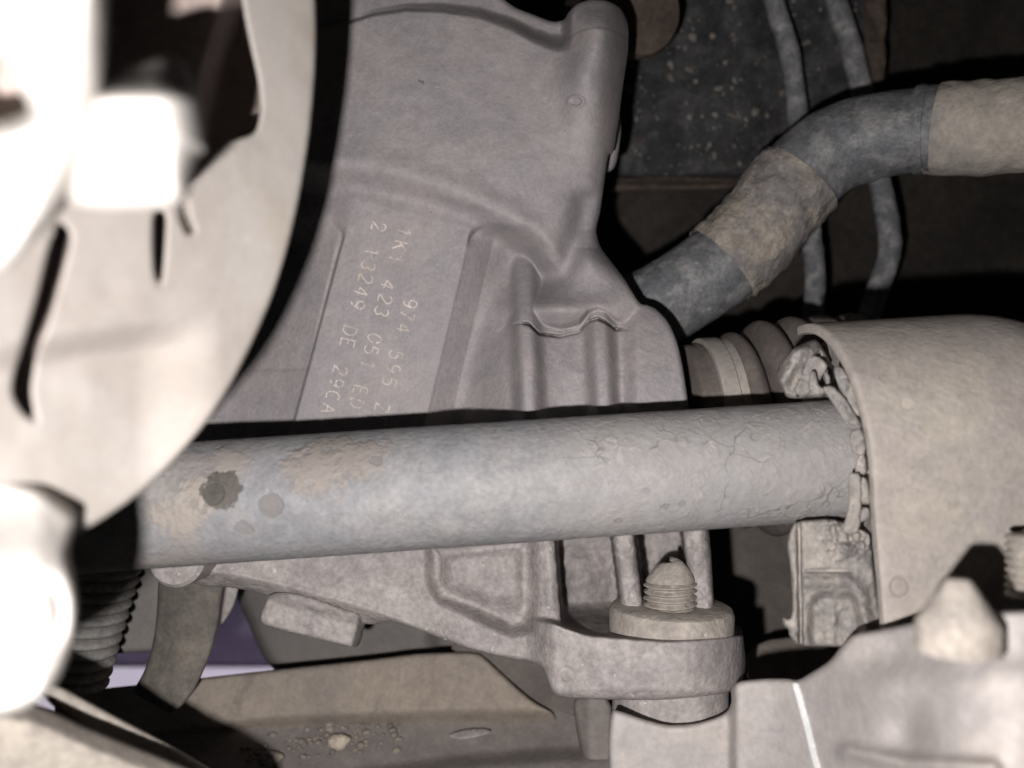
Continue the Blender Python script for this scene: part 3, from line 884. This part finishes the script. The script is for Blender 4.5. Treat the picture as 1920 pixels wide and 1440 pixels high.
# ================================================================== MOUNTING BOLT ON THE LUG
mb = thing('mounting_bolt', 'pale dusty threaded bolt end standing in a thick round collar on the rack lug', 'bolt', PV(1258, 1170, 190))
bo = PV(1258, 1196, 190)
lathe('collar', [(0, -2), (12.6, -2), (13.1, -1.4), (13.25, 5.6), (12.7, 6.7), (11.6, 7.2), (5.0, 6.9), (0, 6.9)], bo, (.015, 0, 1), M['bolt'], mb, seg=96, noise=.12)
prof = [(0, 4), (5.0, 4), (5.2, 6.6)]
t = 6.8
for i in range(4):
    prof += [(4.75, t), (5.65, t + .5), (5.65, t + .68), (4.75, t + 1.2)]
    t += 1.38
prof += [(5.2, t), (4.9, t + .7), (4.2, t + 1.8), (3.3, t + 2.9), (2.4, t + 3.8), (1.6, t + 4.1), (.8, t + 4.0), (0, t + 4.0)]
lathe('threaded_shank', prof, PV(1255, 1196, 189), (.015, 0, 1), M['bolt'], mb, seg=64, noise=.45, deg=28, helix=1.38)

# cylinder below the lug
lb = thing('lower_sleeve', 'pale round metal sleeve under the rack lug, sunk into the bracket', 'sleeve', PV(1260, 1330, 190))
lathe('sleeve', [(0, 0), (12.0, 0), (12.2, 1), (12.2, 26), (0, 26)], PV(1256, 1254, 188.6), (0, 0, -1), M['castlow'], lb, seg=72, noise=.15)

# ================================================================== HOSE
hose = thing('rubber_hose', 'thick bent rubber hose with mud crusts, running behind the rack to upper right', 'hose', PV(1550, 300, 245))
HP = [(1120, 640, 238), (1215, 585, 238), (1290, 540, 238), (1372, 482, 238), (1434, 415, 238), (1490, 340, 237), (1560, 284, 235), (1650, 254, 231), (1745, 242, 226), (1850, 240, 219), (1980, 228, 210)]
hp = [PV(*p) for p in HP]
tube('hose', hp, [11.3, 11.3, 11.2, 11.2, 11.2, 11.3, 11.3, 11.0, 10.7, 10.2, 10], M['hose'], hose, seg=56, noise=.9, nscale=.16, sub=10)
def seg_pts(i0, i1): return hp[i0:i1]
sl = [PV(1352, 497, 238), PV(1398, 456, 238), PV(1434, 415, 238), PV(1466, 372, 237.5), PV(1500, 334, 237)]
tube('mud_crust', sl, [12.1, 12.2, 12.2, 12.4, 12.3], M['mud'], hose, seg=96, noise=1.1, nscale=.38, sub=12, caps=False, rag=3.2)
el = [PV(1754, 242, 225.4), PV(1764, 242, 224.8), PV(1850, 240, 219), PV(1990, 226, 209)]
tube('end_sleeve', el, [10.8, 11.3, 11.5, 11.1], M['endsleeve'], hose, seg=96, noise=.8, nscale=.3, sub=12, caps=False, rag=1.2)
lathe('collar_ring', [(10.4, -1.6), (11.1, -1.4), (11.3, 0), (11.0, 1.3), (10.4, 1.5)], PV(1728, 243, 227), PV(1745, 242, 226) - PV(1700, 245, 229), M['hose'], hose, seg=56, noise=.3)

# ================================================================== CABLES
def cable(pts, r, lab, rm):
    c = tube('cable', [PV(*p) for p in pts], r * .82, M['cable'], None, seg=20, noise=.55, nscale=.3, sub=8)
    tag(c, lab, 'cable', 'grey cables behind the hose')
cable([(1436, -70, 283), (1450, 0, 283), (1478, 90, 283), (1492, 180, 283), (1500, 260, 283), (1514, 380, 283), (1524, 470, 283), (1528, 530, 283), (1522, 610, 283)], 3.9,
      'left grey dusty cable hanging behind the bent hose', 0)
cable([(1548, -70, 287), (1566, 0, 287), (1590, 70, 287), (1606, 130, 287), (1618, 180, 287), (1636, 290, 287), (1656, 370, 287), (1668, 440, 287), (1664, 490, 287), (1644, 545, 287), (1624, 610, 287)], 4.3,
      'right grey cable curving like a hook below the bent hose', 0)

# ================================================================== LEFT FOREGROUND: STEERING KNUCKLE
kn = thing('steering_knuckle', 'overexposed blurred pale metal knuckle filling the left foreground', 'suspension knuckle', PV(150, 600, 95))
def plate_d(u, v, e):
    s = np.clip((600 - u) / 600, 0, 1.3)
    d = 128 - 42 * s ** .9
    d = d + .5 * fbm(u / 90, v / 90, 2)
    d = d + 5 * gs(line_dist(u, v, [(344, 385), (346, 408), (356, 430)]), 0, 6)
    d = d - 5 * ss(0, 70, v - cv(u, [(0, 640), (140, 610), (310, 590), (420, 560)])) * ss(420, 250, u) * -1
    return d
EDGE = [(560, -80), (590, -40), (594, 60), (590, 160), (580, 260), (562, 370), (540, 465), (512, 555), (475, 640), (432, 725), (382, 800), (322, 868), (255, 932),
        (190, 976), (132, 1008), (60, 1030), (-160, 1040), (-160, -80)]
HOLE = [(160, -60), (446, -60), (456, 20), (470, 90), (484, 150), (489, 205), (480, 250), (440, 262), (388, 275), (330, 285), (160, 285)]
SLOT = [(288, 396), (312, 396), (308, 470), (304, 515), (300, 538), (290, 512), (287, 460)]
SLOT2 = [(110, 410), (136, 440), (114, 520), (92, 600), (66, 668), (56, 730), (62, 770), (70, 792), (44, 776), (24, 744), (24, 710), (48, 630), (72, 550), (90, 470)]
CRES = [(344, 382), (352, 384), (348, 408), (358, 432), (346, 424), (340, 404)]
relief('shield_plate', EDGE, plate_d, M['knuckleedge'], kn, step=5, thick=7, holes=[HOLE, SLOT, SLOT2], edge=7, edge_h=1.0, inset=.9)
relief('inner_wall', [(150, -80), (470, -80), (500, 300), (150, 300)], lambda u, v, e: 146 - 14 * ss(440, 380, u + (v - 100) * .28) , M['inner'], kn, step=6, thick=4)
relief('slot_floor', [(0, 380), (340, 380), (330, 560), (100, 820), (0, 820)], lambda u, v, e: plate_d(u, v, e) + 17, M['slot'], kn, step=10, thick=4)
def boss_d(u, v, e):
    return 74 + 3.5 * ss(300, 385, u - (v - 250) * .16) + 10 * ss(190, 110, v) + .4 * fbm(u / 50, v / 50, 3)
relief('lug', [(150, 160), (200, 140), (260, 115), (310, 100), (345, 115), (368, 160), (380, 220), (386, 290), (372, 283), (352, 385), (250, 396), (170, 396), (120, 380), (120, 250)],
       boss_d, M['knuckle'], kn, step=5, thick=22, edge=52, edge_h=7)
def arm_d(u, v, e):
    return 69 + 3 * ss(120, 205, u + (v - 100) * .25) + .4 * fbm(u / 50, v / 50, 3)
relief('arm', [(-160, -80), (198, -80), (204, 20), (197, 150), (176, 240), (150, 320), (105, 400), (50, 470), (0, 520), (-160, 560)], arm_d, M['knuckle'], kn, step=6, thick=12,
       edge=46, edge_h=6, holes=[[(-80, 60), (4, 110), (22, 150), (60, 205), (20, 222), (-80, 235)]])
relief('arm_recess', [(-160, 40), (120, 40), (120, 280), (-160, 280)], lambda u, v, e: 86 + 0 * u, M["inner"], kn, step=10, thick=4)
def ear_d(u, v, e):
    return 79 + 4 * ss(60, 145, u) + 1.2 * gs(np.sqrt((u - 85) ** 2 + ((v - 1150) * .6) ** 2), 30, 12) + 12 * ss(1100, 900, v) + .4 * fbm(u / 50, v / 50, 3)
relief('ear', [(-160, 880), (60, 900), (150, 960), (134, 1010), (128, 1040), (138, 1080), (146, 1130), (143, 1185), (132, 1225), (116, 1265), (92, 1300), (50, 1328), (0, 1345), (-160, 1352)], ear_d,
       M['knuckle'], kn, step=5, thick=12, edge=24, edge_h=5)

# ================================================================== CONTROL ARM, bottom left
ca = thing('control_arm', 'dusty beige pressed steel arm with a dark seam, bottom left corner', 'control arm', PV(150, 1400, 125))
relief('upper_flange', [(60, 1270), (112, 1285), (160, 1312), (240, 1355), (330, 1402), (410, 1450), (520, 1520), (330, 1520), (250, 1440), (90, 1320)],
       lambda u, v, e: 140 + (u - 100) * .045 + .8 * fbm(u / 40, v / 40, 4), M['arm'], ca, step=5, thick=8, edge=8, edge_h=2)
relief('lower_plate', [(-120, 1300), (60, 1318), (84, 1326), (160, 1362), (260, 1402), (370, 1446), (470, 1490), (470, 1600), (-120, 1600)],
       lambda u, v, e: 118 + (u - 0) * .04 + 1.2 * fbm(u / 50, v / 50, 4) + 4 * ss(40, 0, e), M['arm'], ca, step=5, thick=8, edge=12, edge_h=3)

# ================================================================== BEHIND, lower left
rb = thing('ribbed_boot', 'small grey ribbed rubber boot beside the pale knuckle ear', 'rubber boot', PV(190, 1215, 205))
prof = [(0, 0)]
for i in range(11):
    for j in range(8):
        x = j / 8
        prof.append((11.2 - i * .32 - 1.7 * (1 - math.sin(math.pi * x) ** .7), i * 2.7 + 2.7 * x))
prof.append((0, 30.2))
lathe('boot', prof, PV(172, 1050, 205), (-.16, 0, -1), dusty('grey_boot', (.2, .19, .18), (.26, .245, .23), bump=.4, grain=.2), rb, seg=48, noise=.3, deg=70)
ab = thing('valve_block', 'plain brown grey block between ribbed boot and dirty strap', 'block', PV(255, 1160, 235))
relief('block', [(150, 1000), (330, 1000), (330, 1215), (280, 1222), (205, 1226), (190, 1210)], lambda u, v, e: 232 + 0 * u + .5 * fbm(u / 30, v / 30, 3), M['sump'], ab, step=5, thick=20, edge=8, edge_h=2)
st = thing('dirty_strap', 'dark brown dirty curved metal strap hanging below the bar, left of the plug', 'strap', PV(350, 1200, 222))
relief('strap', [(298, 1060), (428, 1060), (416, 1120), (412, 1160), (398, 1220), (368, 1290), (338, 1328), (318, 1339), (290, 1322), (246, 1298), (262, 1275), (272, 1255), (284, 1220), (294, 1160)],
       lambda u, v, e: 212 + (v - 1200) * -.03 + .006 * (u - 350) ** 2 * .1 + .7 * fbm(u / 40, v / 40, 4), M['flap'], st, step=4, thick=4, edge=6, edge_h=1.2)
bk = thing('pointed_tab', 'thin pale pointed metal tab between the dirty strap and grey gearbox', 'tab', PV(430, 1130, 225))
relief('tab', [(424, 1070), (450, 1070), (448, 1105), (440, 1135), (426, 1160), (413, 1174), (414, 1150), (420, 1110)], lambda u, v, e: 220 + 0 * u, M['castlow'], bk, step=3, thick=4, edge=5, edge_h=2)
gb = thing('gearbox_casing', 'smooth grey rounded gearbox casing behind the hexagonal plug', 'gearbox', PV(620, 1190, 270))
def sump_d(u, v, e):
    return 262 + 14 * (1 - np.sqrt(np.clip(1 - (np.clip(560 - u, 0, 140) / 140) ** 2, 0, 1))) + 6 * ss(0, 40, u - 792) + .02 * (v - 1100)
relief('casing', [(436, 1080), (1100, 1080), (1100, 1330), (560, 1330), (520, 1262), (498, 1240), (480, 1205), (462, 1160), (445, 1125)], sump_d, M['sump'], gb, step=5, thick=30, edge=20, edge_h=8)

# ================================================================== SUBFRAME
sf = thing('subframe', 'brown dusty subframe beam with a grey trough along the bottom', 'subframe', PV(700, 1350, 270))
def sf_d(u, v, e):
    d = 236 + (1280 - v) * .05
    k = v - cv(u, [(200, 1390), (500, 1350), (800, 1338), (1040, 1335)])
    d = d + 7 * ss(-12, 30, k)
    d = d + 1.2 * gs(u, 800, 14) * ss(1345, 1300, v)
    return d + .8 * fbm(u / 40, v / 40, 4)
relief('beam', [(100, 1300), (240, 1286), (370, 1272), (520, 1255), (700, 1236), (790, 1224), (895, 1222), (915, 1238), (950, 1272), (1000, 1316), (1045, 1340), (1045, 1390), (100, 1420)], sf_d,
       M['subframe'], sf, step=4, thick=20, edge=8, edge_h=2)
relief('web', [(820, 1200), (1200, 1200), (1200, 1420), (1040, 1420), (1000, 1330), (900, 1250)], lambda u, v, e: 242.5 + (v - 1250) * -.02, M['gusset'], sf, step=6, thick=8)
def tr_d(u, v, e):
    k = v - cv(u, [(300, 1470), (700, 1440), (860, 1418), (1000, 1405), (1150, 1400)])
    return 240 - (v - 1340) * .16 + .7 * fbm(u / 40, v / 40, 4) - 5 * ss(-6, 30, k)
trough = relief('trough', [(150, 1385), (500, 1346), (800, 1334), (1040, 1330), (1090, 1345), (1180, 1350), (1200, 1560), (150, 1560)], tr_d, M['trough'], sf, step=4, thick=14)
relief('hole_plug', [(838, 1380), (850, 1373), (880, 1366), (910, 1366), (922, 1370), (916, 1376), (890, 1383), (860, 1387)], lambda u, v, e: 230.5 - (v - 1376) * .16, M['castlow'], sf, step=3, thick=2, edge=3, edge_h=.4)
relief('side_post', [(1072, 1300), (1150, 1300), (1150, 1450), (1100, 1450), (1082, 1380)], lambda u, v, e: 222 + (1110 - u) * -.02 * 0 + 4 * ss(1110, 1080, u), M['trough'], sf, step=5, thick=8, edge=8, edge_h=3)
# pebbles and crumbs caught in the trough
def on_trough(u, v): return float(tr_d(np.array(u, float), np.array(v, float), 0))
pb = blob('pebble', PV(634, 1390, on_trough(634, 1390) - 1.5), (3.0, 2.2, 1.9), M['stone'], None, seedv=3, rough=.3)
tag(pb, 'pale tan pebble lying on the subframe, the brightest one', 'pebble', 'pebbles on the subframe')
pb = blob('pebble', PV(508, 1422, on_trough(508, 1420) - 1.5), (3.3, 2.2, 2.0), M['crumb'], None, seedv=5, rough=.3)
tag(pb, 'dull brown mud lump at the shadow edge on the subframe', 'pebble', 'pebbles on the subframe')
pts = []
V = []; Fc = []
for i in range(95):
    u_ = rng.uniform(455, 760); v_ = 1418 - (u_ - 455) * .17 + rng.normal(0, 16)
    if v_ < 1352: continue
    s = rng.choice([.5, .8, 1.2], p=[.5, .35, .15])
    b = blob('tmp', PV(u_, v_, on_trough(u_, v_) - .2), (s, s, s * .7), M['crumb'], None, seedv=i, n=5)
    k = len(V); lo = b.location
    V += [list(x.co + lo) for x in b.data.vertices]; Fc += [[k + q for q in f.vertices] for f in b.data.polygons]
    me = b.data; bpy.data.objects.remove(b); bpy.data.meshes.remove(me)
o = mesh_obj('mud_crumbs', V, Fc, M['crumb'])
tag(o, 'small mud crumbs scattered along the subframe trough', 'dirt', kind='stuff')

# violet sheet seen through the gap
vp = thing('violet_panel', 'violet sheet seen through the gap under the gearbox', 'panel', (-.2, .72, -.2))
mesh_obj('sheet', [(-.7, .648, gz + .001), (.2, .640, gz + .001), (.2, .66, .1), (-.7, .66, .1), (-.7, .655, gz + .001), (.2, .647, gz + .001)], [[0, 1, 2, 3], [0, 4, 5, 1]], M['violet'], vp, smooth=False)

# ================================================================== BETWEEN LUG AND CLAMP
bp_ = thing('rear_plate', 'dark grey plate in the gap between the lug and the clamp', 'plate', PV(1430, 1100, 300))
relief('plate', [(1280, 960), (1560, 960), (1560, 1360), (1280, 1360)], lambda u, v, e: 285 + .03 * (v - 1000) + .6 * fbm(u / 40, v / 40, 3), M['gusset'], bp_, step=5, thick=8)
lg = thing('rear_ledge', 'narrow pale ledge low in the gap between the lug and the clamp', 'ledge', PV(1500, 1230, 240))
relief('ledge', [(1400, 1196), (1660, 1190), (1660, 1300), (1400, 1300)], lambda u, v, e: 242 - (v - 1200) * .2, M['subframe'], lg, step=4, thick=10, edge=4, edge_h=1)

# ================================================================== BRACKET, bottom right foreground
br = thing('mount_bracket', 'pale blurred dusty bracket in the bottom right corner with a white paint stripe', 'bracket', PV(1600, 1350, 120))
def br_d(u, v, e):
    d = 170 - 5 * ss(1362, 1385, u) - 55 * ss(1350, 1920, u) - (u - 1140) * .004
    d = d + 4 * (1 - ss(0, 1, (v - cv(u, [(1560, 1300), (1600, 1225), (1700, 1215), (1920, 1200)])) / 90)) * ss(1560, 1700, u)
    d = d + 3 * g2(u, v, 1700, 1370, 40, 60) - 3 * g2(u, v, 1640, 1290, 70, 50) + 2.0 * fbm(u / 110, v / 110, 3)
    d = d - 3.0 * gs(line_dist(u, v, [(1590, 1408), (1700, 1430), (1860, 1440)]), 0, 16)
    d = d + 4 * (1 - ss(0, 14, np.abs(u - 1372) + 0)) * ss(1300, 1340, v) * 0
    return d
BRK = [(1146, 1330), (1166, 1334), (1205, 1348), (1250, 1360), (1300, 1358), (1345, 1345), (1366, 1332), (1372, 1315), (1370, 1290), (1384, 1277), (1430, 1272),
       (1476, 1272), (1496, 1276), (1520, 1262), (1556, 1240), (1580, 1208), (1600, 1188), (1650, 1180), (1700, 1170), (1760, 1158), (1830, 1148), (2040, 1140), (2040, 1600),
       (1150, 1600), (1142, 1440), (1140, 1390)]
relief('bracket', BRK, br_d, M['bracket'], br, step=4.5, thick=10, edge=12, edge_h=2.5, inset=.3)
pl = []
cx = [(1490, 1280), (1496, 1300), (1504, 1330), (1514, 1365), (1522, 1400), (1532, 1440), (1545, 1480)]
relief('paint_stripe', [(x - 5.5, y) for x, y in cx] + [(x + 5.5, y) for x, y in cx[::-1]], lambda u, v, e: br_d(u, v, e) - .25, M['white'], br, step=3, thick=.6, inset=.1)
bt = thing('bolt_tip', 'blurred pale cone shaped bolt tip standing on the bottom right bracket', 'bolt', PV(1795, 1170, 108))
lathe('tip', [(0, -3), (5.0, -3), (5.0, .2), (4.8, .8), (4.1, 1.7), (2.4, 4.4), (1.6, 5.6), (1.3, 5.9), (0, 6.0)], PV(1797, 1174, 110), (0, 0, 1), M['bolt'], bt, seg=64, noise=.08)
tb = thing('threaded_bolt', 'cream threaded bolt cut off by the right picture edge', 'bolt', PV(1925, 1060, 138))
prof = [(0, 0)]
for i in range(8):
    prof += [(3.6, i * 1.25), (4.1, i * 1.25 + .4), (4.05, i * 1.25 + .7), (3.5, i * 1.25 + 1.1)]
prof += [(0, 10)]
lathe('thread', prof, PV(1940, 1120, 136), (0, 0, 1), M['bolt'], tb, seg=40, deg=60, helix=.8)
